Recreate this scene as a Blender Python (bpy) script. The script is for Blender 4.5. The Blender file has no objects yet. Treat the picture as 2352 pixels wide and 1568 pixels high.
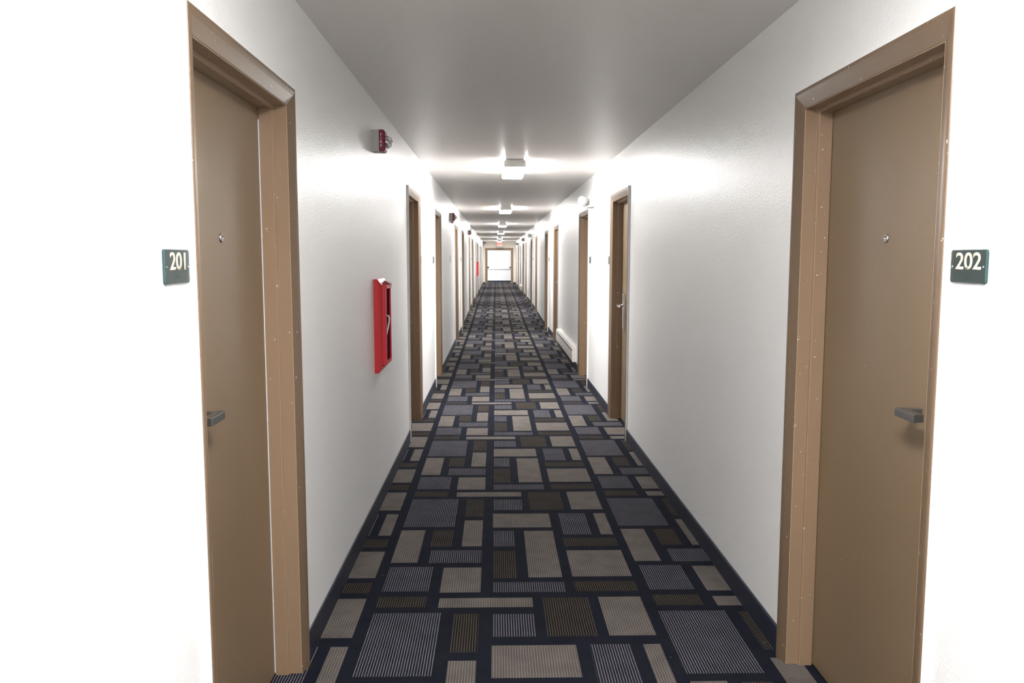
import bpy, bmesh, math, random
from mathutils import Vector, Matrix

random.seed(4)
S = bpy.context.scene
C = S.collection

# ------------------------------------------------------------------ camera, world, exposure
CAM_H = 1.5151
cam_d = bpy.data.cameras.new('camera')
cam = bpy.data.objects.new('camera', cam_d)
C.objects.link(cam)
cam_d.sensor_width = 36.0
cam_d.lens = 1863.05 / 2352 * 36.0
cam_d.clip_start = 0.05
cam_d.clip_end = 200
cam.location = (0, 0, CAM_H)
cam.rotation_euler = (math.pi / 2 - 0.10214, 0.0, -0.01980)
S.camera = cam

w = bpy.data.worlds.new('world')
S.world = w
w.use_nodes = True
w.node_tree.nodes['Background'].inputs[0].default_value = (0.75, 0.85, 1.0, 1)
w.node_tree.nodes['Background'].inputs[1].default_value = 1.0

S.view_settings.view_transform = 'Standard'
S.view_settings.look = 'None'
S.view_settings.exposure = 0.0
S.view_settings.gamma = 1.0
S.view_settings.use_curve_mapping = False
S.cycles.max_bounces = 14
S.cycles.diffuse_bounces = 10
S.cycles.glossy_bounces = 5
S.cycles.sample_clamp_indirect = 20.0

SIDE_EMISSION = 72.0
BASE_EMISSION = 122.0

# daylight through the window of the end vestibule
dl = bpy.data.lights.new('daylight', 'AREA')
dl.shape = 'RECTANGLE'
dl.size, dl.size_y = 1.6, 1.5
dl.energy = 250
dl.color = (0.96, 0.98, 1.0)
dlo = bpy.data.objects.new('daylight', dl)
C.objects.link(dlo)
dlo.location = (-3.14, 46.9, 1.65)
dlo.rotation_euler = (0, -math.pi / 2, 0)

# ------------------------------------------------------------------ dimensions
A = 0.7172          # left wall plane x = -A
B = 1.0882          # right wall plane x = B
H = 2.4339          # ceiling
T = 2.035           # door opening height
CW = 0.066          # casing width
WT = 0.14           # wall thickness
Y0 = -8.0
YE = 45.0           # end wall
YV = 48.8           # vestibule back wall

def fz(y):          # the old floor rises a little on the way down the hall
    t = min(1.0, max(0.0, (y - 17.0) / 8.0))
    return 0.095 * t * t * (3 - 2 * t)

# ------------------------------------------------------------------ materials
def new_mat(name):
    m = bpy.data.materials.new(name)
    m.use_nodes = True
    nt = m.node_tree
    p = nt.nodes['Principled BSDF']
    return m, nt, p

def node(nt, kind, **kw):
    n = nt.nodes.new(kind)
    for k, v in kw.items():
        setattr(n, k, v)
    return n

def obj_coord(nt):
    return node(nt, 'ShaderNodeTexCoord').outputs['Object']

def mix_rgb(nt, fac, a, b):
    n = node(nt, 'ShaderNodeMix', data_type='RGBA')
    for sock, val in ((n.inputs[0], fac), (n.inputs[6], a), (n.inputs[7], b)):
        if hasattr(val, 'default_value') or hasattr(val, 'is_output'):
            nt.links.new(val, sock)
        else:
            sock.default_value = val
    return n.outputs[2]

def rgba(c):
    return (c[0], c[1], c[2], 1.0)

def paint(name, col, rough=0.45, var=0.06, bump=0.1, bump_scale=180, bump_dist=0.002, spec=0.5,
          specks=None, metallic=0.0, var_scale=3.0, stretch=None):
    m, nt, p = new_mat(name)
    co = obj_coord(nt)
    if stretch:
        mp = node(nt, 'ShaderNodeMapping')
        mp.inputs['Scale'].default_value = stretch
        nt.links.new(co, mp.inputs[0])
        cv = mp.outputs[0]
    else:
        cv = co
    nz = node(nt, 'ShaderNodeTexNoise')
    nz.inputs['Scale'].default_value = var_scale
    nz.inputs['Detail'].default_value = 4
    nt.links.new(cv, nz.inputs['Vector'])
    lo = tuple(c * (1 - var) for c in col)
    hi = tuple(min(1, c * (1 + var)) for c in col)
    c = mix_rgb(nt, nz.outputs[0], rgba(lo), rgba(hi))
    if specks:
        scol, thr, sc = specks
        n2 = node(nt, 'ShaderNodeTexNoise')
        n2.inputs['Scale'].default_value = sc
        n2.inputs['Detail'].default_value = 2
        nt.links.new(co, n2.inputs['Vector'])
        r = node(nt, 'ShaderNodeMapRange')
        r.inputs[1].default_value = thr
        r.inputs[2].default_value = thr + 0.02
        nt.links.new(n2.outputs[0], r.inputs[0])
        c = mix_rgb(nt, r.outputs[0], c, rgba(scol))
    nt.links.new(c, p.inputs['Base Color'])
    p.inputs['Roughness'].default_value = rough
    p.inputs['Metallic'].default_value = metallic
    p.inputs['Specular IOR Level'].default_value = spec
    if bump:
        n3 = node(nt, 'ShaderNodeTexNoise')
        n3.inputs['Scale'].default_value = bump_scale
        n3.inputs['Detail'].default_value = 3
        nt.links.new(co, n3.inputs['Vector'])
        b = node(nt, 'ShaderNodeBump')
        b.inputs['Strength'].default_value = bump
        b.inputs['Distance'].default_value = bump_dist
        nt.links.new(n3.outputs[0], b.inputs['Height'])
        nt.links.new(b.outputs[0], p.inputs['Normal'])
    return m

def carpet(name, base, line=None, duty=0.35, spec=0.03):
    m, nt, p = new_mat(name)
    co = obj_coord(nt)
    nz = node(nt, 'ShaderNodeTexNoise')
    nz.inputs['Scale'].default_value = 260
    nz.inputs['Detail'].default_value = 3
    nt.links.new(co, nz.inputs['Vector'])
    n1 = node(nt, 'ShaderNodeTexNoise')
    n1.inputs['Scale'].default_value = 9
    n1.inputs['Detail'].default_value = 4
    nt.links.new(co, n1.inputs['Vector'])
    c = mix_rgb(nt, nz.outputs[0], rgba([x * 0.72 for x in base]), rgba([x * 1.28 for x in base]))
    if line:
        sx = node(nt, 'ShaderNodeSeparateXYZ')
        nt.links.new(co, sx.inputs[0])
        # stitch rows run along the hall
        nw = node(nt, 'ShaderNodeTexNoise')
        nw.inputs['Scale'].default_value = 70
        nt.links.new(co, nw.inputs['Vector'])
        wob = node(nt, 'ShaderNodeMath', operation='MULTIPLY_ADD')
        nt.links.new(nw.outputs[0], wob.inputs[0])
        wob.inputs[1].default_value = 0.0022
        nt.links.new(sx.outputs[0], wob.inputs[2])
        mu = node(nt, 'ShaderNodeMath', operation='MULTIPLY')
        nt.links.new(wob.outputs[0], mu.inputs[0])
        mu.inputs[1].default_value = 1 / 0.01045
        fr = node(nt, 'ShaderNodeMath', operation='FRACT')
        nt.links.new(mu.outputs[0], fr.inputs[0])
        pp = node(nt, 'ShaderNodeMath', operation='PINGPONG')
        nt.links.new(fr.outputs[0], pp.inputs[0])
        pp.inputs[1].default_value = 0.5
        r = node(nt, 'ShaderNodeMapRange')
        r.inputs[1].default_value = duty / 2 + 0.05
        r.inputs[2].default_value = duty / 2 - 0.05
        nt.links.new(pp.outputs[0], r.inputs[0])
        lc = mix_rgb(nt, nz.outputs[0], rgba([x * 0.6 for x in line]), rgba([x * 1.4 for x in line]))
        c = mix_rgb(nt, r.outputs[0], c, lc)
    # worn, slightly uneven pile
    wr = node(nt, 'ShaderNodeMapRange')
    wr.inputs[1].default_value = 0.3
    wr.inputs[2].default_value = 0.7
    wr.inputs[3].default_value = 0.86
    wr.inputs[4].default_value = 1.12
    nt.links.new(n1.outputs[0], wr.inputs[0])
    vm = node(nt, 'ShaderNodeVectorMath', operation='SCALE')
    nt.links.new(c, vm.inputs[0])
    nt.links.new(wr.outputs[0], vm.inputs['Scale'])
    # lint
    vo = node(nt, 'ShaderNodeTexVoronoi')
    vo.inputs['Scale'].default_value = 11
    nt.links.new(co, vo.inputs['Vector'])
    r2 = node(nt, 'ShaderNodeMapRange')
    r2.inputs[1].default_value = 0.022
    r2.inputs[2].default_value = 0.012
    nt.links.new(vo.outputs['Distance'], r2.inputs[0])
    c = mix_rgb(nt, r2.outputs[0], vm.outputs[0], (0.6, 0.6, 0.58, 1))
    nt.links.new(c, p.inputs['Base Color'])
    p.inputs['Roughness'].default_value = 0.9
    p.inputs['Specular IOR Level'].default_value = spec
    b = node(nt, 'ShaderNodeBump')
    b.inputs['Strength'].default_value = 0.35
    b.inputs['Distance'].default_value = 0.002
    nt.links.new(nz.outputs[0], b.inputs['Height'])
    nt.links.new(b.outputs[0], p.inputs['Normal'])
    return m

M = {}
M['wall'] = paint('wall_paint', (0.83, 0.832, 0.828), rough=0.34, var=0.012, bump=0.6, bump_scale=120, bump_dist=0.0022, var_scale=1.2)
M['ceiling'] = paint('ceiling_paint', (0.735, 0.707, 0.677), rough=0.40, var=0.015, bump=0.5, bump_scale=110, bump_dist=0.0022, var_scale=1.0)
M['cream_wall'] = paint('cream_wall_paint', (0.78, 0.74, 0.65), rough=0.4, var=0.012, bump=0.3, bump_scale=160)
M['brown'] = paint('brown_door_paint', (0.176, 0.121, 0.070), rough=0.38, spec=0.8, var=0.07, bump=0.06, bump_scale=220,
                   specks=((0.6, 0.52, 0.42), 0.765, 95), var_scale=3.0, stretch=(1, 1, 0.35))
M['brown_trim'] = paint('brown_trim_paint', (0.265, 0.178, 0.112), rough=0.34, var=0.06, bump=0.05, bump_scale=150,
                        specks=((0.7, 0.62, 0.52), 0.73, 60), var_scale=3.5, stretch=(1, 1, 0.3))
M['brown_casing'] = paint('brown_casing_paint', (0.155, 0.104, 0.064), rough=0.34, var=0.06, bump=0.05, bump_scale=150,
                        specks=((0.6, 0.52, 0.42), 0.725, 60), var_scale=3.5, stretch=(1, 1, 0.3))
M['trim_line'] = paint('worn_trim_edge', (0.36, 0.26, 0.18), rough=0.4, var=0.2, bump=0, var_scale=30)
M['navy_base'] = paint('navy_vinyl', (0.0095, 0.0125, 0.027), rough=0.55, var=0.15, bump=0.1, bump_scale=300)
M['seal'] = paint('pale_seal', (0.72, 0.75, 0.80), rough=0.5, var=0.05, bump=0)
M['steel'] = paint('brushed_steel', (0.20, 0.195, 0.19), rough=0.32, var=0.1, bump=0.05, bump_scale=400, metallic=0.85)
M['chrome'] = paint('chrome', (0.75, 0.75, 0.76), rough=0.14, var=0.05, bump=0, metallic=1.0)
M['black_glass'] = paint('dark_glass', (0.02, 0.02, 0.025), rough=0.08, var=0.05, bump=0)
M['sign_green'] = paint('sign_green', (0.026, 0.040, 0.038), rough=0.33, var=0.08, bump=0.03, bump_scale=300)
M['cream'] = paint('cream_lettering', (0.80, 0.72, 0.52), rough=0.5, var=0.04, bump=0)
M['sign_edge'] = paint('sign_bevel', (0.022, 0.062, 0.062), rough=0.3, var=0.05, bump=0)
M['red'] = paint('red_enamel', (0.60, 0.024, 0.034), rough=0.3, var=0.05, bump=0.03, bump_scale=120)
M['maroon'] = paint('maroon_plastic', (0.23, 0.012, 0.035), rough=0.35, var=0.05, bump=0)
M['red_glass'] = paint('dark_cabinet_pane', (0.075, 0.006, 0.018), rough=0.75, spec=0.0, var=0.15, bump=0)
M['white_plastic'] = paint('white_plastic', (0.80, 0.79, 0.76), rough=0.35, var=0.02, bump=0)
M['head_plastic'] = paint('lamp_head_plastic', (0.42, 0.415, 0.40), rough=0.45, var=0.02, bump=0)
M['grey_box'] = paint('grey_box_paint', (0.50, 0.49, 0.47), rough=0.45, var=0.04, bump=0.03)
M['white_metal'] = paint('white_enamel', (0.80, 0.80, 0.79), rough=0.35, var=0.03, bump=0.02)
M['heater'] = paint('heater_enamel', (0.74, 0.72, 0.67), rough=0.35, var=0.04, bump=0.03)
M['dark'] = paint('dark_slot', (0.02, 0.02, 0.02), rough=0.7, var=0.1, bump=0)
M['dark_metal'] = paint('dark_bronze', (0.06, 0.05, 0.045), rough=0.4, var=0.1, bump=0.02, metallic=0.6)
M['vest_wall'] = paint('vestibule_paint', (0.82, 0.82, 0.81), rough=0.5, var=0.015, bump=0.1)
M['carpet_navy'] = carpet('carpet_navy', (0.0115, 0.0130, 0.0200))
M['carpet_blue'] = carpet('carpet_blue_stripe', (0.0125, 0.0135, 0.0240), (0.175, 0.170, 0.180), 0.30)
M['carpet_brown'] = carpet('carpet_brown_stripe', (0.0130, 0.0118, 0.0115), (0.088, 0.074, 0.060), 0.30)
M['carpet_tan'] = carpet('carpet_tan', (0.096, 0.085, 0.078), (0.180, 0.163, 0.148), 0.30)

def clear_lens(name, col=(0.95, 0.96, 1.0)):
    m, nt, p = new_mat(name)
    co = obj_coord(nt)
    nz = node(nt, 'ShaderNodeTexNoise')
    nz.inputs['Scale'].default_value = 60
    nt.links.new(co, nz.inputs['Vector'])
    r = node(nt, 'ShaderNodeMapRange')
    r.inputs[3].default_value = 0.03
    r.inputs[4].default_value = 0.12
    nt.links.new(nz.outputs[0], r.inputs[0])
    nt.links.new(r.outputs[0], p.inputs['Roughness'])
    p.inputs['Base Color'].default_value = rgba(col)
    p.inputs['Transmission Weight'].default_value = 0.9
    p.inputs['IOR'].default_value = 1.45
    return m
M['clear'] = clear_lens('clear_lens')

def emissive(name, col, strength, base=(0.8, 0.8, 0.8)):
    m, nt, p = new_mat(name)
    p.inputs['Base Color'].default_value = rgba(base)
    p.inputs['Roughness'].default_value = 0.3
    co = obj_coord(nt)
    nz = node(nt, 'ShaderNodeTexNoise')
    nz.inputs['Scale'].default_value = 14
    nt.links.new(co, nz.inputs['Vector'])
    c = mix_rgb(nt, nz.outputs[0], rgba([x * 0.97 for x in col]), rgba(col))
    nt.links.new(c, p.inputs['Emission Color'])
    p.inputs['Emission Strength'].default_value = strength
    return m
M['lens'] = emissive('lit_lens_side', (1.0, 0.985, 0.975), SIDE_EMISSION)
M['lens_base'] = emissive('lit_lens_base', (1.0, 0.985, 0.975), BASE_EMISSION)
M['exit_red'] = emissive('exit_letter_glow', (1.0, 0.10, 0.05), 1.6, (0.5, 0.02, 0.02))
M['exit_face'] = emissive('exit_face_glow', (1.0, 0.40, 0.32), 0.30, (0.45, 0.12, 0.10))

# ------------------------------------------------------------------ mesh helper
class MB:
    def __init__(self, fn=None):
        self.bm = bmesh.new()
        self.fn = fn or (lambda p: p)
    def v(self, p):
        return self.bm.verts.new(self.fn(p))
    def face(self, vs, mi=0, smooth=False):
        try:
            f = self.bm.faces.new(vs)
        except ValueError:
            return None
        f.material_index = mi
        f.smooth = smooth
        return f
    def box(self, x0, x1, y0, y1, z0, z1, mi=0):
        P = [self.v((x, y, z)) for x in (x0, x1) for y in (y0, y1) for z in (z0, z1)]
        for q in ((0, 1, 3, 2), (4, 6, 7, 5), (0, 4, 5, 1), (2, 3, 7, 6), (0, 2, 6, 4), (1, 5, 7, 3)):
            self.face([P[i] for i in q], mi)
        return self
    def prism(self, prof, axis, a0, a1, mi=0, smooth=False, cap=True):
        """prof: list of 2-D points in the two axes other than `axis` (in x,y,z order), extruded a0..a1"""
        def mk(p, a):
            q = [p[0], p[1]]
            q.insert(axis, a)
            return self.v(tuple(q))
        r0 = [mk(p, a0) for p in prof]
        r1 = [mk(p, a1) for p in prof]
        n = len(prof)
        for i in range(n):
            self.face([r0[i], r0[(i + 1) % n], r1[(i + 1) % n], r1[i]], mi, smooth)
        if cap:
            self.face(r0, mi)
            self.face(list(reversed(r1)), mi)
        return self
    def lathe(self, prof, origin, axis, seg=24, mi=0, smooth=True):
        """prof: (distance along axis, radius); axis: unit Vector"""
        ax = Vector(axis).normalized()
        t = Vector((0, 0, 1)) if abs(ax.z) < 0.9 else Vector((1, 0, 0))
        e1 = ax.cross(t).normalized()
        e2 = ax.cross(e1)
        rings = []
        o = Vector(origin)
        for d, r in prof:
            if r < 1e-6:
                rings.append([self.v(tuple(o + ax * d))])
            else:
                rings.append([self.v(tuple(o + ax * d + (e1 * math.cos(k * 2 * math.pi / seg) + e2 * math.sin(k * 2 * math.pi / seg)) * r)) for k in range(seg)])
        for a, b in zip(rings, rings[1:]):
            for k in range(seg):
                k2 = (k + 1) % seg
                if len(a) == 1 and len(b) == 1:
                    continue
                if len(a) == 1:
                    self.face([a[0], b[k], b[k2]], mi, smooth)
                elif len(b) == 1:
                    self.face([a[k], b[0], a[k2]], mi, smooth)
                else:
                    self.face([a[k], b[k], b[k2], a[k2]], mi, smooth)
        if len(rings[0]) > 1:
            self.face(rings[0], mi)
        if len(rings[-1]) > 1:
            self.face(rings[-1], mi)
        return self
    def tube(self, pts, r, seg=10, mi=0):
        rings = []
        P = [Vector(p) for p in pts]
        for i, p in enumerate(P):
            d = (P[min(i + 1, len(P) - 1)] - P[max(i - 1, 0)]).normalized()
            t = Vector((0, 0, 1)) if abs(d.z) < 0.9 else Vector((1, 0, 0))
            e1 = d.cross(t).normalized()
            e2 = d.cross(e1)
            rings.append([self.v(tuple(p + (e1 * math.cos(k * 2 * math.pi / seg) + e2 * math.sin(k * 2 * math.pi / seg)) * r)) for k in range(seg)])
        for a, b in zip(rings, rings[1:]):
            for k in range(seg):
                self.face([a[k], a[(k + 1) % seg], b[(k + 1) % seg], b[k]], mi, True)
        self.face(rings[0], mi)
        self.face(rings[-1], mi)
        return self
    def mesh(self, name, mats, bevel=0.0, bseg=2):
        bmesh.ops.recalc_face_normals(self.bm, faces=self.bm.faces[:])
        if bevel:
            eds = [e for e in self.bm.edges if len(e.link_faces) == 2 and e.calc_face_angle(0) > 0.6]
            bmesh.ops.bevel(self.bm, geom=eds, offset=bevel, segments=bseg, affect='EDGES', profile=0.5, clamp_overlap=True)
        me = bpy.data.meshes.new(name)
        self.bm.to_mesh(me)
        self.bm.free()
        for m in mats:
            me.materials.append(m)
        return me
    def build(self, name, mats, parent=None, bevel=0.0, bseg=2, loc=None):
        if not isinstance(mats, (list, tuple)):
            mats = [mats]
        me = self.mesh(name, mats, bevel, bseg)
        o = bpy.data.objects.new(name, me)
        C.objects.link(o)
        if parent:
            o.parent = parent
        if loc:
            o.location = loc
        return o

def tag(o, label=None, cat=None, group=None, kind=None):
    if label: o['label'] = label
    if cat: o['category'] = cat
    if group: o['group'] = group
    if kind: o['kind'] = kind
    return o

def empty(name, loc, label, cat, group=None, kind=None):
    o = bpy.data.objects.new(name, None)
    o.empty_display_size = 0.1
    C.objects.link(o)
    o.location = loc
    return tag(o, label, cat, group, kind)

def copy_tree(o, parent=None):
    c = o.copy()
    C.objects.link(c)
    if parent:
        c.parent = parent
    for ch in list(o.children):
        copy_tree(ch, c)
    return c

def text_mesh(txt, height, xscale, depth, off):
    """mesh of flat lettering in local X (reading direction) / Y (up), extruded along Z"""
    cu = bpy.data.curves.new('lettering', 'FONT')
    cu.body = txt
    cu.align_x = 'CENTER'
    cu.align_y = 'CENTER'
    cu.size = 1.0
    cu.offset = off
    cu.extrude = 0.0
    cu.resolution_u = 6
    to = bpy.data.objects.new('lettering', cu)
    C.objects.link(to)
    bpy.context.view_layer.update()
    me = bpy.data.meshes.new_from_object(to.evaluated_get(bpy.context.evaluated_depsgraph_get()))
    bpy.data.objects.remove(to)
    bpy.data.curves.remove(cu)
    bm = bmesh.new()
    bm.from_mesh(me)
    xs = [v.co.x for v in bm.verts]
    ys = [v.co.y for v in bm.verts]
    cx, cy = (min(xs) + max(xs)) / 2, (min(ys) + max(ys)) / 2
    s = height / (max(ys) - min(ys))
    for v in bm.verts:
        v.co.x = (v.co.x - cx) * s * xscale
        v.co.y = (v.co.y - cy) * s
        v.co.z = 0
    bmesh.ops.remove_doubles(bm, verts=bm.verts[:], dist=height * 0.002)
    ret = bmesh.ops.extrude_face_region(bm, geom=bm.faces[:])
    for g in ret['geom']:
        if isinstance(g, bmesh.types.BMVert):
            g.co.z = depth
    bmesh.ops.recalc_face_normals(bm, faces=bm.faces[:])
    bm.to_mesh(me)
    bm.free()
    me.materials.clear()
    return me

def text_obj(name, txt, height, xscale, depth, mat, parent, mtx, off=0.012):
    me = text_mesh(txt, height, xscale, depth, off)
    me.materials.append(mat)
    o = bpy.data.objects.new(name, me)
    C.objects.link(o)
    o.parent = parent
    o.matrix_local = mtx
    return o

def frame_mtx(origin, xdir, ydir):
    x = Vector(xdir).normalized()
    y = Vector(ydir).normalized()
    z = x.cross(y)
    m = Matrix((x, y, z)).transposed().to_4x4()
    m.translation = Vector(origin)
    return m

# ------------------------------------------------------------------ doors: where they stand (opening from, to) along the hall
D_LEFT = [(1.988, 2.854), (6.68, 7.59), (9.56, 10.47), (14.27, 15.19), (16.95, 17.86), (21.33, 22.24), (24.18, 25.09),
          (28.36, 29.27), (31.36, 32.27), (35.36, 36.27), (38.44, 39.35), (42.36, 43.27)]
D_RIGHT = [(2.000, 2.888), (6.68, 7.59), (9.56, 10.47), (14.20, 15.11), (16.88, 17.79), (21.27, 22.18), (24.12, 25.03),
           (28.38, 29.29), (31.38, 32.29), (35.20, 36.11), (38.40, 39.31), (42.36, 43.27)]

# ------------------------------------------------------------------ floor: patterned carpet, one mesh
PX, PY = 1.2265, 1.655
RECTS = [('blue', -.528, -.237, 4.478, 5.010), ('brown', -.183, -.075, 4.655, 4.998), ('tan', -.184, -.077, 4.162, 4.590),
 ('tan', -.530, -.397, 3.936, 4.424), ('brown', -.349, -.235, 4.165, 4.418), ('blue', -.338, -.075, 3.929, 4.106),
 ('blue', -.524, -.310, 3.583, 3.879), ('tan', -.260, -.074, 3.567, 3.866), ('brown', -.526, -.314, 3.414, 3.524),
 ('tan', -.255, .160, 3.406, 3.505), ('blue', -.020, .158, 4.783, 4.992), ('brown', .207, .408, 4.783, 5.157),
 ('tan', .456, .646, 4.785, 5.162), ('tan', -.020, .312, 4.460, 4.709), ('blue', .366, .528, 4.337, 4.712),
 ('tan', .577, .646, 4.337, 4.710), ('blue', -.020, .096, 4.159, 4.404), ('tan', .154, .314, 3.736, 4.401),
 ('brown', .356, .647, 4.157, 4.280), ('brown', -.016, .098, 3.730, 4.093), ('tan', .364, .649, 3.743, 4.093),
 ('blue', -.020, .317, 3.566, 3.680), ('brown', .365, .649, 3.571, 3.685)]
MI = {'navy': 0, 'blue': 1, 'brown': 2, 'tan': 3}

def carpet_at(x, y):
    for n, x0, x1, y0, y1 in RECTS:
        if (x - x0) % PX < (x1 - x0) and (y - y0) % PY < (y1 - y0):
            return MI[n]
    return 0

def build_floor():
    mb = MB()
    ys = set()
    for n, x0, x1, y0, y1 in RECTS:
        for e in (y0, y1):
            k = math.floor((Y0 - e) / PY)
            while e + k * PY < YV:
                yy = e + k * PY
                if yy > Y0:
                    ys.add(round(yy, 4))
                k += 1
    ys |= {Y0, YE + 0.07, YV + 0.1}
    ys = sorted(ys)
    for ya, yb in zip(ys, ys[1:]):
        if yb - ya < 1e-4:
            continue
        xl, xr = (-A - WT, B + WT) if ya < YE + 0.06 else (-3.2, 3.2)
        ym = (ya + yb) / 2
        xs = {xl, xr}
        for n, x0, x1, y0, y1 in RECTS:
            if (ym - y0) % PY < (y1 - y0):
                for e in (x0, x1):
                    k = math.floor((xl - e) / PX)
                    while e + k * PX < xr:
                        if e + k * PX > xl:
                            xs.add(e + k * PX)
                        k += 1
        xs = sorted(xs)
        for xa, xb in zip(xs, xs[1:]):
            if xb - xa < 1e-5:
                continue
            mi = carpet_at((xa + xb) / 2, ym)
            mb.face([mb.v((xa, ya, fz(ya))), mb.v((xb, ya, fz(ya))), mb.v((xb, yb, fz(yb))), mb.v((xa, yb, fz(yb)))], mi)
    # underside slab
    mb.box(-3.3, 3.3, Y0 - 0.2, YV + 0.3, -0.14, -0.05, 0)
    o = mb.build('floor', [M['carpet_navy'], M['carpet_blue'], M['carpet_brown'], M['carpet_tan']])
    tag(o, 'navy hallway carpet patterned with tan and pinstriped rectangles', 'carpet', kind='structure')
build_floor()

# ------------------------------------------------------------------ walls, ceiling
def wall_with_openings(name, x0, x1, opens, label):
    mb = MB()
    y = Y0
    for v0, v1 in opens:
        mb.box(x0, x1, y, v0 - 0.022, -0.05, H)
        mb.box(x0, x1, v0 - 0.022, v1 + 0.022, T + 0.022, H)
        y = v1 + 0.022
    mb.box(x0, x1, y, YE + WT, -0.05, H)
    tag(mb.build(name, M['wall']), label, 'wall', kind='structure')
wall_with_openings('wall_left', -A - WT, -A, D_LEFT, 'glossy off-white painted wall on the left side of the hall')
wall_with_openings('wall_right', B, B + WT, D_RIGHT, 'glossy off-white painted wall on the right side of the hall')

mb = MB()
mb.box(-A - WT, B + WT, Y0, YE + WT, H, H + 0.12)
tag(mb.build('ceiling', M['ceiling']), 'glossy greyish painted hallway ceiling', 'ceiling', kind='structure')
mb = MB()
mb.box(-A - WT, B + WT, Y0 - 0.12, Y0, -0.05, H)
tag(mb.build('wall_back', M['wall']), 'off-white wall closing the hall behind the camera', 'wall', kind='structure')

# end wall with the double-door opening
EX0, EX1, EZ = -0.555, 0.925, 2.045     # rough opening
mb = MB()
mb.box(-A, EX0, YE, YE + WT, 0.0, H)
mb.box(EX1, B, YE, YE + WT, 0.0, H)
mb.box(EX0, EX1, YE, YE + WT, EZ, H)
tag(mb.build('wall_end', M['cream_wall']), 'short cream wall around the open doorway at the far end', 'wall', kind='structure')

# vestibule beyond
mb = MB()
mb.box(-3.2, 3.2, YV, YV + 0.12, 0.0, 2.75)
tag(mb.build('wall_vestibule', M['vest_wall']), 'bright white wall seen through the far doorway', 'wall', kind='structure')
mb = MB()
mb.box(-3.2, -3.08, YE + WT, 46.1, 0, 2.75)
mb.box(-3.2, -3.08, 47.7, YV, 0, 2.75)
mb.box(-3.2, -3.08, 46.1, 47.7, 0, 0.9)
mb.box(-3.2, -3.08, 46.1, 47.7, 2.4, 2.75)
mb.box(3.08, 3.2, YE + WT, YV, 0, 2.75)
mb.box(-3.2, -A - WT, YE + 0.02, YE + WT, 0, 2.75)
mb.box(B + WT, 3.2, YE + 0.02, YE + WT, 0, 2.75)
mb.box(-A - WT, B + WT, YE + 0.02, YE + WT, H + 0.12, 2.75)
tag(mb.build('wall_landing', M['vest_wall']), 'white side walls of the daylit landing beyond the far doorway', 'wall', kind='structure')
mb = MB()
mb.box(-3.2, 3.2, YE + 0.02, YV + 0.12, 2.75, 2.85)
tag(mb.build('ceiling_landing', M['vest_wall']), 'white ceiling of the landing beyond the far doorway', 'ceiling', kind='structure')
mb = MB()
zv = fz(YV)
mb.prism([(YV - 0.030, zv + 0.745), (YV - 0.034, zv + 0.775), (YV - 0.016, zv + 0.795), (YV, zv + 0.80), (YV, zv + 0.73), (YV - 0.02, zv + 0.735)], 0, -3.07, 3.07)
tag(mb.build('trim_1', M['grey_box']), 'thin grey rail across the bright wall beyond the doorway', 'rail', kind='structure')
mb = MB()
mb.prism([(YV, zv), (YV - 0.012, zv), (YV - 0.012, zv + 0.085), (YV - 0.004, zv + 0.095), (YV, zv + 0.095)], 0, -3.07, 3.07)
tag(mb.build('baseboard_landing', M['navy_base']), 'dark baseboard under the bright wall beyond the doorway', 'baseboard', kind='structure')

# ------------------------------------------------------------------ baseboards
def baseboard(name, side, opens, label):
    mb = MB()
    segs = []
    y = Y0
    for v0, v1 in opens:
        segs.append((y, v0 - CW))
        y = v1 + CW
    segs.append((y, YE))
    prof = [(0, -0.01), (0.010, -0.01), (0.009, 0.012), (0.008, 0.094), (0.005, 0.101), (0, 0.102)]
    for a, b in segs:
        if b - a < 0.02:
            continue
        n = max(1, int((b - a) / 0.8))
        st = [a + (b - a) * i / n for i in range(n + 1)]
        rings = []
        for yy in st:
            rings.append([mb.v(((-A + u) if side < 0 else (B - u), yy, fz(yy) + z)) for u, z in prof])
        k = len(prof)
        for r0, r1 in zip(rings, rings[1:]):
            for i in range(k):
                mb.face([r0[i], r0[(i + 1) % k], r1[(i + 1) % k], r1[i]])
        mb.face(rings[0])
        mb.face(rings[-1])
    tag(mb.build(name, M['navy_base']), label, 'baseboard', kind='structure')
baseboard('baseboard_left', -1, D_LEFT, 'dark navy baseboard along the left wall')
baseboard('baseboard_right', 1, D_RIGHT, 'dark navy baseboard along the right wall')
mb = MB()
ze = fz(YE)
mb.box(-A + 0.01, EX0 - 0.035, YE - 0.009, YE, ze, ze + 0.10)
mb.box(EX1 + 0.035, B - 0.01, YE - 0.009, YE, ze, ze + 0.10)
tag(mb.build('baseboard_end', M['navy_base']), 'dark baseboard either side of the far doorway', 'baseboard', kind='structure')

# ------------------------------------------------------------------ doors
ORD = ['nearest', 'second', 'third', 'fourth', 'fifth', 'sixth', 'seventh', 'eighth', 'ninth', 'tenth', 'eleventh', 'twelfth']

def sweep(mb, prof, W, closed=False, mis=None):
    """prof (t outward from opening edge, u out of the wall) swept round the opening -W/2..W/2, 0..T"""
    rings = []
    for t, u in prof:
        rings.append([mb.v((u, -W / 2 - t, 0)), mb.v((u, -W / 2 - t, T + t)), mb.v((u, W / 2 + t, T + t)), mb.v((u, W / 2 + t, 0))])
    n = len(prof)
    for i in range(n if closed else n - 1):
        a, b = rings[i], rings[(i + 1) % n]
        for k in range(3):
            mb.face([a[k], a[k + 1], b[k + 1], b[k]], mis[i] if mis else 0)

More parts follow.
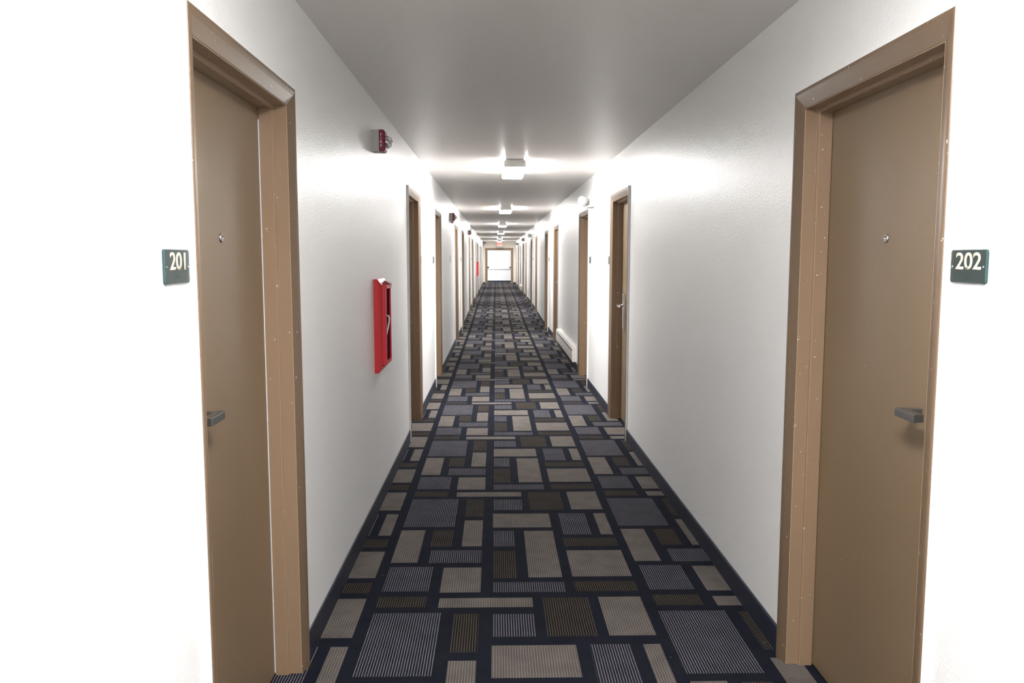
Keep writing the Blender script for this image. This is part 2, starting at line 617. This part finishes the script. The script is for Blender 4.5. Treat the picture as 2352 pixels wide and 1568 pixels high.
def make_door(side, W, kind, seal=False):
    """local frame: u out of the wall (+x on the left wall), v along the hall, z up"""
    fn = (lambda p: p) if side < 0 else (lambda p: (-p[0], p[1], p[2]))
    sg = 1 if side < 0 else -1
    root = bpy.data.objects.new('door', None)
    root.empty_display_size = 0.2
    C.objects.link(root)
    root['kind'] = 'structure'
    # casing: thin at the opening, thick and rounded at the outside; its outer edge carries wall paint
    mb = MB(fn)
    prof = [(0.003, 0.0), (0.003, 0.0035), (0.010, 0.0060), (0.024, 0.0110), (0.040, 0.0162), (0.052, 0.0188), (0.059, 0.0192), (0.0635, 0.0180), (0.0655, 0.0155), (CW, 0.0145), (CW, 0.0)]
    mis = [0, 0, 0, 0, 0, 0, 0, 0, 1, 1]
    sweep(mb, prof, W, False, mis)
    mb.build('casing', [M['brown_casing'], M['wall']], root)
    # jamb with stop, one swept profile, plus worn edge line
    mb = MB(fn)
    prof = [(0.020, 0.002), (0.0020, 0.002), (0.0005, 0.0030), (-0.001, 0.0015), (-0.001, -0.0395), (-0.0022, -0.0405), (-0.0022, -0.0420), (-0.009, -0.0425), (-0.0125, -0.046), (-0.0125, -0.090), (-0.001, -0.090), (-0.001, -0.139), (0.020, -0.139)]
    mis = [0, 0, 1, 0, 0, 0, 0, 0, 0, 0, 0, 0, 0]
    sweep(mb, prof, W, True, mis)
    mb.build('door_jamb', [M['brown_trim'], M['trim_line']], root)
    # leaf
    mb = MB(fn)
    mb.box(-0.136, -0.0915, -W / 2 + 0.002, W / 2 - 0.002, 0.008, T - 0.003)
    leaf = mb.build('door_leaf', M['brown'], root, bevel=0.0015)
    if seal:
        mb = MB(fn)
        mb.box(-0.0915, -0.0895, W / 2 - 0.0165, W / 2 - 0.0120, 0.012, T - 0.05)
        mb.build('weatherstrip', M['seal'], root)['label'] = 'thin white strip along the far jamb'
    # peephole
    mb = MB(fn)
    mb.lathe([(0, 0.0135), (0.003, 0.0135), (0.0055, 0.0110), (0.0055, 0.0070), (0.002, 0.0065), (0.0015, 0)], (-0.0915, 0.0, 1.575), (1, 0, 0), 24)
    pe = mb.build('peephole', M['chrome'], leaf)
    # lever
    if kind == 'near':
        hv = -W / 2 + 0.200
        mb = MB(fn)
        mb.prism([(hv - 0.010, 1.081), (hv + 0.011, 1.081), (hv + 0.011, 1.101), (hv - 0.010, 1.101)], 0, -0.0915, -0.030)
        mb.prism([(-0.047, hv + 0.012), (-0.030, hv + 0.012), (-0.021, hv + 0.006), (-0.0205, hv - 0.098), (-0.047, hv - 0.100)], 2, 1.080, 1.102)
        mb.build('door_handle', M['steel'], leaf, bevel=0.0015)
    else:
        hv = W / 2 - 0.20
        mb = MB(fn)
        mb.prism([(hv - 0.034, 0.875), (hv + 0.034, 0.875), (hv + 0.034, 1.180), (hv + 0.022, 1.198), (hv - 0.022, 1.198), (hv - 0.034, 1.180)], 0, -0.0915, -0.066)
        es = mb.build('lock_plate', M['chrome'], leaf, bevel=0.004)
        mb = MB(fn)
        mb.lathe([(0, 0.014), (0.045, 0.012)], (-0.066, hv, 1.085), (1, 0, 0), 16)
        mb.prism([(-0.038, hv + 0.014), (-0.017, hv + 0.014), (-0.016, hv - 0.105), (-0.030, hv - 0.107)], 2, 1.073, 1.097)
        mb.build('door_handle', M['chrome'], leaf, bevel=0.002)
    return root

protos = {}
door_no = 0
for i in range(12):
    for side, opens in ((-1, D_LEFT), (1, D_RIGHT)):
        v0, v1 = opens[i]
        W = v1 - v0
        kind = 'near' if (i % 2 == 0 or side < 0) else 'far'
        key = (side, 'D1' if i == 0 else kind)
        door_no += 1
        if key not in protos:
            r = make_door(side, W if i == 0 else 0.91, kind, seal=(i == 0 and side < 0))
            protos[key] = r
        else:
            r = copy_tree(protos[key])
        vc = (v0 + v1) / 2
        z = fz(vc)
        r.location = (-A if side < 0 else B, vc, z)
        r.scale = (1, 1, (T + CW - z) / (T + CW))
        r.name = f'door_{door_no}'
        sw = 'left' if side < 0 else 'right'
        extra = {0: ' beside plate %s' % ('201' if side < 0 else '202')}.get(i, '')
        if i == 1 and side > 0:
            extra = ' with tall chrome lock'
        tag(r, f'{ORD[i]} brown flush door on the {sw} wall counted from the camera{extra}', 'door', f'brown doors along the {sw} wall', 'structure')

# ------------------------------------------------------------------ room number plates
BR = {'#': (3, 4, 5, 6), '2': (1, 2), '0': (2, 4, 5), '1': (1,)}
def make_plate(side, txt):
    fn = (lambda p: p) if side < 0 else (lambda p: (-p[0], p[1], p[2]))
    w2, h2, r = 0.071, 0.0385, 0.007
    root = bpy.data.objects.new('room_number_plate', None)
    root.empty_display_size = 0.05
    C.objects.link(root)
    def rr(s):
        out = []
        for cx, cy, a0 in ((w2 - r, h2 - r, 0), (-w2 + r, h2 - r, 90), (-w2 + r, -h2 + r, 180), (w2 - r, -h2 + r, 270)):
            for k in range(5):
                a = math.radians(a0 + k * 22.5)
                out.append((cx + (r - s) * math.cos(a), cy + (r - s) * math.sin(a)))
        return out
    mb = MB(fn)
    ra = [mb.v((0.0, y, z)) for y, z in rr(0)]
    rb = [mb.v((0.0042, y, z)) for y, z in rr(0)]
    rc = [mb.v((0.0055, y, z)) for y, z in rr(0.0016)]
    n = len(ra)
    for p, q, m_ in ((ra, rb, 1), (rb, rc, 1)):
        for k in range(n):
            mb.face([p[k], p[(k + 1) % n], q[(k + 1) % n], q[k]], m_)
    mb.face(ra, 1)
    mb.face(rc, 0)
    mb.build('plate', [M['sign_green'], M['sign_edge']], root)
    rd = (0, 1, 0) if side < 0 else (0, -1, 0)
    sgn = 1 if side < 0 else -1
    if txt:
        text_obj('lettering', txt, 0.0395, 1.27, 0.0012, M['cream'], root,
                 frame_mtx((sgn * 0.0053, sgn * 0.0 + (0.002 if side < 0 else -0.002), 0.0122), rd, (0, 0, 1)), off=0.014)
        for s in (-1, 1):
            mb = MB(fn)
            mb.lathe([(0, 0.0032), (0.0012, 0.0030), (0.0020, 0.0012), (0.0020, 0)], (0.0053, s * 0.0615, -0.001), (1, 0, 0), 14)
            mb.build('screw', M['chrome'], root)
        mb = MB(fn)
        x = -0.017
        for ch in '#' + txt:
            for d in BR[ch]:
                c, rw = (0, d - 1) if d < 4 else (1, d - 4)
                yy = x + c * 0.0026
                mb.lathe([(0, 0.0008), (0.0005, 0.0006), (0.0007, 0)], (0.0054, yy * sgn, -0.0225 - rw * 0.0026), (1, 0, 0), 8)
            x += 0.0085
        mb.build('braille', M['sign_green'], root)
    return root

plates = {}
for side, opens in ((-1, D_LEFT), (1, D_RIGHT)):
    sw = 'left' if side < 0 else 'right'
    for i, (v0, v1) in enumerate(opens):
        if i == 0:
            r = make_plate(side, '201' if side < 0 else '202')
            y = 1.837 if side < 0 else 1.849
            lab = 'green plate with cream number %s on the %s wall' % ('201' if side < 0 else '202', sw)
        else:
            if side not in plates:
                plates[side] = make_plate(side, '')
                r = plates[side]
            else:
                r = copy_tree(plates[side])
            y = v0 - CW - 0.115 if i % 2 == 0 else v1 + CW + 0.115
            lab = f'small dark number plate beside the {ORD[i]} door on the {sw} wall'
        r.location = (-A if side < 0 else B, y, 1.4965)
        r.name = 'room_number_plate'
        tag(r, lab, 'sign', 'room number plates')

# blank grey plate under the second fire strobe
mb = MB()
mb.box(0, 0.007, -0.035, 0.035, -0.058, 0.058)
o = mb.build('wall_plate', M['grey_box'], None, bevel=0.002)
o.location = (-A, 12.85, 1.505)
tag(o, 'blank grey plate on the left wall before the fourth door', 'wall plate')

# ------------------------------------------------------------------ ceiling lights
LX0, LX1 = 0.070, 0.289
LC = (LX0 + LX1) / 2
def make_light():
    root = bpy.data.objects.new('ceiling_light', None)
    root.empty_display_size = 0.2
    C.objects.link(root)
    w2 = 0.103
    # local: hangs below z = 0, runs along +y from 0 to L
    L = 1.21
    mb = MB()
    mb.prism([(-0.082, 0.0), (0.082, 0.0), (0.092, -0.012), (0.092, -0.020), (-0.092, -0.020), (-0.092, -0.012)], 1, 0.012, L - 0.012)
    mb.build('housing', M['white_metal'], root)
    for ya, yb in ((0.0, 0.018), (L - 0.018, L)):
        mb = MB()
        mb.prism([(-w2 + 0.016, -0.007), (w2 - 0.016, -0.007), (w2, -0.020), (w2, -0.0715), (-w2, -0.0715), (-w2, -0.020)], 1, ya, yb)
        mb.build('end_cap', M['white_metal'], root, bevel=0.003)
    mb = MB()
    prof = [(-0.0925, -0.0185), (-0.103, -0.024), (-0.111, -0.032), (-0.111, -0.058), (-0.100, -0.068), (-0.090, -0.0705),
            (0.090, -0.0705), (0.100, -0.068), (0.111, -0.058), (0.111, -0.032), (0.103, -0.024), (0.0925, -0.0185)]
    r0 = [mb.v((x, 0.018, z)) for x, z in prof]
    r1 = [mb.v((x, L - 0.018, z)) for x, z in prof]
    for k in range(len(prof) - 1):
        mb.face([r0[k], r0[k + 1], r1[k + 1], r1[k]], 1 if k in (4, 5, 6) else 0, True)
    mb.build('diffuser', [M['lens'], M['lens_base']], root)
    return root
LY = [7.677, 14.50, 21.31, 28.05, 35.25, 42.20, 0.20, -6.6]
LLAB = ['nearest ceiling light in view, largest lit wraparound fixture', 'second lit wraparound ceiling light from the camera', 'third lit wraparound ceiling light from the camera',
        'fourth lit wraparound ceiling light from the camera', 'fifth lit wraparound ceiling light from the camera', 'farthest lit ceiling light just above the exit sign',
        'lit ceiling light above the camera between doors 201 and 202', 'lit ceiling light behind the camera']
for i, y in enumerate(LY):
    r = make_light() if i == 0 else copy_tree(lp)
    if i == 0:
        lp = r
    r.location = (LC, y, H)
    r.name = 'ceiling_light'
    tag(r, LLAB[i], 'light', 'wraparound ceiling lights')

# ------------------------------------------------------------------ fire strobes on the left wall (one on the right)
def make_strobe(side, lettering, pull=False):
    fn = (lambda p: p) if side < 0 else (lambda p: (-p[0], p[1], p[2]))
    sgn = 1 if side < 0 else -1
    root = bpy.data.objects.new('fire_strobe', None)
    root.empty_display_size = 0.1
    C.objects.link(root)
    mb = MB(fn)
    mb.box(0, 0.043, -0.050, 0.050, -0.0615, 0.0615)
    mb.build('back_box', M['grey_box'], root, bevel=0.002)
    mb = MB(fn)
    mb.box(0.043, 0.070, -0.050, 0.050, -0.0615, 0.0615)
    # bevelled front
    q0 = [(0.070, -0.050, -0.0615), (0.070, 0.050, -0.0615), (0.070, 0.050, 0.0615), (0.070, -0.050, 0.0615)]
    q1 = [(0.078, -0.040, -0.0515), (0.078, 0.040, -0.0515), (0.078, 0.040, 0.0515), (0.078, -0.040, 0.0515)]
    V0 = [mb.v(p) for p in q0]
    V1 = [mb.v(p) for p in q1]
    for k in range(4):
        mb.face([V0[k], V0[(k + 1) % 4], V1[(k + 1) % 4], V1[k]])
    mb.face(V1)
    body = mb.build('body', M['maroon'], root)
    mb = MB(fn)
    mb.lathe([(0.0, 0.036), (0.010, 0.036), (0.020, 0.033), (0.030, 0.026), (0.036, 0.015), (0.038, 0.0)], (0.0775, 0.0, -0.004), (1, 0, 0), 24)
    lens = mb.build('strobe_lens', M['clear'], root)
    lens['label'] = 'clear domed strobe lens'
    mb = MB(fn)
    mb.lathe([(0.0, 0.022), (0.012, 0.012), (0.016, 0.006), (0.022, 0.006), (0.022, 0)], (0.0782, 0.0, -0.004), (1, 0, 0), 16)
    mb.build('reflector', M['chrome'], lens)
    if lettering:
        for k, ch in enumerate('FIRE'):
            xd = (1, 0, 0)
            text_obj('lettering', ch, 0.0150, 1.0, 0.0006, M['white_plastic'], body,
                     frame_mtx((sgn * 0.0555, -0.0501, 0.034 - k * 0.0205), xd, (0, 0, 1)), off=0.02)
    if pull:
        mb = MB(fn)
        mb.prism([(0.010, -0.090), (0.030, -0.100), (0.048, -0.098), (0.060, -0.085), (0.064, -0.0615), (0.010, -0.0615)], 1, -0.030, 0.030)
        mb.build('conduit_box', M['grey_box'], root, bevel=0.003)
    return root
s1 = make_strobe(-1, True)
s1.location = (-A, 4.845, 2.193)
tag(s1, 'nearest grey and maroon fire strobe lettered FIRE on the left wall', 'fire strobe', 'fire strobes')
s2 = make_strobe(-1, False, True)
s2.location = (-A, 12.80, 2.155)
tag(s2, 'second maroon fire strobe on the left wall, small grey box under it', 'fire strobe', 'fire strobes')
s3 = copy_tree(s2)
for ch in list(s3.children):
    if ch.name.startswith('conduit_box'):
        bpy.data.objects.remove(ch)
s3.location = (-A, 20.95, 2.170)
s3.name = 'fire_strobe'
tag(s3, 'third maroon fire strobe on the left wall above the sixth door', 'fire strobe', 'fire strobes')
s4 = make_strobe(1, False)
s4.location = (B, 31.2, 2.225)
tag(s4, 'small red fire strobe far down the right wall', 'fire strobe', 'fire strobes')

# ------------------------------------------------------------------ fire extinguisher cabinets on the left wall
def make_cabinet():
    root = bpy.data.objects.new('fire_extinguisher_cabinet', None)
    root.empty_display_size = 0.1
    C.objects.link(root)
    Wc, Z0, Z1 = 0.30, -0.278, 0.278
    # trim: flat flange, then a mitred bevel rising to the door
    mb = MB()
    def ring(u, ins):
        return [mb.v((u, 0 + ins, Z0 + ins)), mb.v((u, Wc - ins, Z0 + ins)), mb.v((u, Wc - ins, Z1 - ins)), mb.v((u, 0 + ins, Z1 - ins))]
    rs = [ring(0.0, 0.0), ring(0.023, 0.0), ring(0.025, 0.002), ring(0.044, 0.034), ring(0.030, 0.036)]
    for p, q in zip(rs, rs[1:]):
        for k in range(4):
            mb.face([p[k], p[(k + 1) % 4], q[(k + 1) % 4], q[k]])
    mb.face(rs[-1])
    mb.build('trim_frame', M['red'], root)
    y0, y1, z0, z1 = 0.036, Wc - 0.036, Z0 + 0.046, Z1 - 0.036
    mb = MB()
    s = 0.020
    mb.box(0.030, 0.068, y0, y0 + s, z0, z1)
    mb.box(0.030, 0.068, y1 - s, y1, z0, z1)
    mb.box(0.030, 0.068, y0 + s, y1 - s, z0, z0 + s)
    mb.box(0.030, 0.074, y0 + 0.006, y1, z1 - s, z1)
    door = mb.build('cabinet_door', M['red'], root)
    mb = MB()
    mb.box(0.050, 0.060, y0 + s, y1 - s, z0 + s, z1 - s)
    mb.build('window', M['red_glass'], door)['label'] = 'dark maroon window pane'
    mb = MB()
    mb.tube([(0.062, y0 + 0.045, 0.060), (0.076, y0 + 0.044, 0.058), (0.080, y0 + 0.042, 0.045), (0.078, y0 + 0.042, 0.020), (0.070, y0 + 0.042, -0.02), (0.062, y0 + 0.042, -0.055)], 0.005, 8)
    mb.build('pull_handle', M['white_plastic'], door)['label'] = 'white pull handle'
    mb = MB()
    mb.prism([(0.040, z1 + 0.000), (0.040, z1 + 0.022), (0.052, z1 + 0.026), (0.066, z1 + 0.016), (0.078, z1 + 0.010), (0.078, z1 - 0.006), (0.068, z1 - 0.004), (0.060, z1 + 0.0)], 1, y0 + 0.10, y1 - 0.03)
    mb.build('top_latch', M['maroon'], root, bevel=0.002)
    return root
c1 = make_cabinet()
c1.location = (-A, 4.77, 1.115)
tag(c1, 'near red fire extinguisher cabinet on the left wall before the second door', 'fire cabinet', 'red fire cabinets')
c2 = copy_tree(c1)
c2.location = (-A, 30.6, 1.115)
c2.name = 'fire_extinguisher_cabinet'
tag(c2, 'distant red fire extinguisher cabinet far down the left wall', 'fire cabinet', 'red fire cabinets')

# ------------------------------------------------------------------ emergency lights on the right wall
def make_emergency():
    root = bpy.data.objects.new('emergency_light', None)
    root.empty_display_size = 0.1
    C.objects.link(root)
    mb = MB()
    mb.box(-0.048, 0, -0.13, 0.13, -0.055, 0.058)
    mb.build('battery_case', M['white_plastic'], root, bevel=0.004)
    mb = MB()
    mb.box(-0.062, 0, -0.135, 0.135, -0.066, -0.055)
    mb.build('base_ledge', M['grey_box'], root, bevel=0.002)
    for yy, zz, ux in ((-0.085, 0.004, -0.118), (0.075, 0.006, -0.078)):
        ax = Vector((-0.80, -0.58, -0.12))
        mb = MB()
        o = Vector((ux, yy, zz))
        mb.lathe([(-0.050, 0.030), (-0.030, 0.042), (0.0, 0.055), (0.028, 0.057), (0.034, 0.054), (0.030, 0.045)], o, ax, 8, smooth=False)
        hd = mb.build('lamp_head', M['head_plastic'], root)
        mb = MB()
        mb.lathe([(0.0, 0.048), (0.006, 0.042), (0.010, 0.0)], o + ax.normalized() * 0.027, ax, 8, smooth=False)
        mb.build('lamp_glass', M['head_plastic'], hd)
        mb = MB()
        mb.tube([(-0.046, yy + 0.02, 0.004), (-0.075, yy + 0.02, 0.004), (ux + 0.02, yy + 0.03, zz)], 0.013, 10)
        mb.build('lamp_arm', M['grey_box'], root)
    return root
EMY = [(9.17, 2.145, 'white two-headed emergency light on the right wall near the third door'),
       (23.7, 2.165, 'second white emergency light along the right wall near the seventh door'),
       (38.1, 2.175, 'farthest white emergency light on the right wall near the eleventh door')]
for i, (y, z, lab) in enumerate(EMY):
    r = make_emergency() if i == 0 else copy_tree(ep)
    if i == 0:
        ep = r
    r.location = (B, y, z)
    r.name = 'emergency_light'
    tag(r, lab, 'emergency light', 'emergency lights')

# ------------------------------------------------------------------ baseboard heaters on the right wall
def make_heater(L):
    root = bpy.data.objects.new('baseboard_heater', None)
    root.empty_display_size = 0.1
    C.objects.link(root)
    # local: wall plane at x = 0, body toward -x, from y = 0 to L, z = 0 at the heater's underside
    mb = MB()
    for ya, yb in ((0, 0.006), (L - 0.006, L)):
        mb.prism([(0, 0), (-0.060, 0), (-0.063, 0.150), (-0.050, 0.198), (0, 0.203)], 1, ya, yb)
        mb.build('end_panel', M['heater'], root)
        mb = MB()
    mb.bm.free()
    mb = MB()
    mb.prism([(-0.054, 0.012), (-0.059, 0.012), (-0.062, 0.140), (-0.057, 0.140)], 1, 0.006, L - 0.006)
    mb.build('front_panel', M['heater'], root)
    mb = MB()
    mb.prism([(0, 0.203), (-0.050, 0.198), (-0.0625, 0.164), (-0.058, 0.164), (-0.047, 0.192), (0, 0.196)], 1, 0.006, L - 0.006)
    mb.build('top_hood', M['heater'], root)
    mb = MB()
    mb.box(-0.046, -0.004, 0.02, L - 0.02, 0.05, 0.15)
    mb.build('heating_fins', M['dark'], root)
    return root
h1 = make_heater(2.95)
h1.location = (B, 10.88, 0.118)
tag(h1, 'long white baseboard heater on the right wall just past the third door', 'heater', 'baseboard heaters')
h2 = make_heater(2.9)
h2.location = (B, 32.36, 0.20)
tag(h2, 'distant white baseboard heater on the right wall past the ninth door', 'heater', 'baseboard heaters')

# ------------------------------------------------------------------ far doorway: frame with double doors held open
dr = empty('door_25', ((EX0 + EX1) / 2, YE, fz(YE)), 'open brown-framed double doorway at the far end of the hall', 'doorway', kind='structure')
hw = (EX1 - EX0) / 2
hz = EZ - fz(YE)
mb = MB()
# casing band on the hall side plus jambs
mb.box(-hw - 0.035, -hw + 0.045, -0.020, 0.0, 0, hz + 0.035)
mb.box(hw - 0.045, hw + 0.035, -0.020, 0.0, 0, hz + 0.035)
mb.box(-hw + 0.045, hw - 0.045, -0.020, 0.0, hz - 0.012, hz + 0.035)
mb.box(-hw, -hw + 0.045, 0.0, WT, 0, hz)
mb.box(hw - 0.045, hw, 0.0, WT, 0, hz)
mb.build('door_frame', M['brown_trim'], dr)
mb = MB()
mb.box(-hw + 0.045, hw - 0.045, 0.02, WT, hz - 0.095, hz)
mb.build('frame_head', M['brown_trim'], dr)
for xx in (-0.06, 0.06):
    mb = MB()
    mb.box(xx - 0.025, xx + 0.025, -0.004, 0.02, hz - 0.045, hz - 0.012)
    mb.build('latch_strike', M['dark_metal'], dr, bevel=0.003)
for s in (-1, 1):
    leaf_x = s * (hw - 0.045)
    mb = MB()
    mb.box(min(leaf_x, leaf_x - s * 0.044), max(leaf_x, leaf_x - s * 0.044), WT + 0.01, WT + 0.70, 0.012, hz - 0.10)
    lf = mb.build('door_leaf', M['brown'] if s < 0 else M['brown_trim'], dr, bevel=0.002)
    xi = leaf_x - s * 0.044
    mb = MB()
    mb.box(min(xi, xi - s * 0.075), max(xi, xi - s * 0.075), WT + 0.06, WT + 0.13, 0.86, 0.96)
    mb.box(min(xi, xi - s * 0.075), max(xi, xi - s * 0.075), WT + 0.56, WT + 0.63, 0.88, 0.95)
    mb.box(min(xi - s * 0.05, xi - s * 0.085), max(xi - s * 0.05, xi - s * 0.085), WT + 0.10, WT + 0.60, 0.895, 0.935)
    mb.build('panic_bar', M['dark_metal'] if s < 0 else M['steel'], lf, bevel=0.003)

# ------------------------------------------------------------------ exit sign
ex = empty('exit_sign', (0.205, 44.05, 2.36), 'lit red EXIT sign hanging at the far end of the hall', 'exit sign')
mb = MB()
mb.box(-0.15, 0.15, -0.022, 0.022, -0.19, 0.0)
mb.build('sign_case', M['white_plastic'], ex, bevel=0.004)
mb = MB()
mb.box(-0.138, 0.138, -0.0245, -0.0215, -0.178, -0.012)
mb.build('sign_face', M['exit_face'], ex)
mb = MB()
mb.lathe([(0, 0.012), (H - 2.36 - 0.012, 0.012), (H - 2.36 - 0.010, 0.05), (H - 2.36, 0.052)], (0, 0, 0), (0, 0, 1), 20)
mb.build('canopy', M['white_plastic'], ex)
text_obj('lettering', 'EXIT', 0.13, 0.86, 0.002, M['exit_red'], ex, frame_mtx((0, -0.0245, -0.095), (1, 0, 0), (0, 0, 1)), off=0.03)

# ------------------------------------------------------------------ security camera on the end wall
sc = empty('security_camera', (-0.615, YE, 2.375), 'small dark security camera in the upper left corner of the end wall', 'security camera')
mb = MB()
mb.lathe([(0, 0.035), (0.012, 0.035), (0.016, 0.016), (0.05, 0.014)], (0, 0, 0), (0, -1, 0), 18)
mb.build('mount', M['white_plastic'], sc)
mb = MB()
mb.lathe([(0, 0.026), (0.005, 0.033), (0.11, 0.033), (0.115, 0.028), (0.110, 0.02)], (0.0, -0.045, 0.0), (0.15, -0.96, -0.25), 18)
mb.build('camera_body', M['dark_metal'], sc)
mb = MB()
mb.tube([(-0.05, -0.008, 0.05), (-0.062, -0.008, 0.02), (-0.065, -0.008, -0.10), (-0.065, -0.008, -0.22)], 0.009, 8)
mb.build('cable', M['dark'], sc)
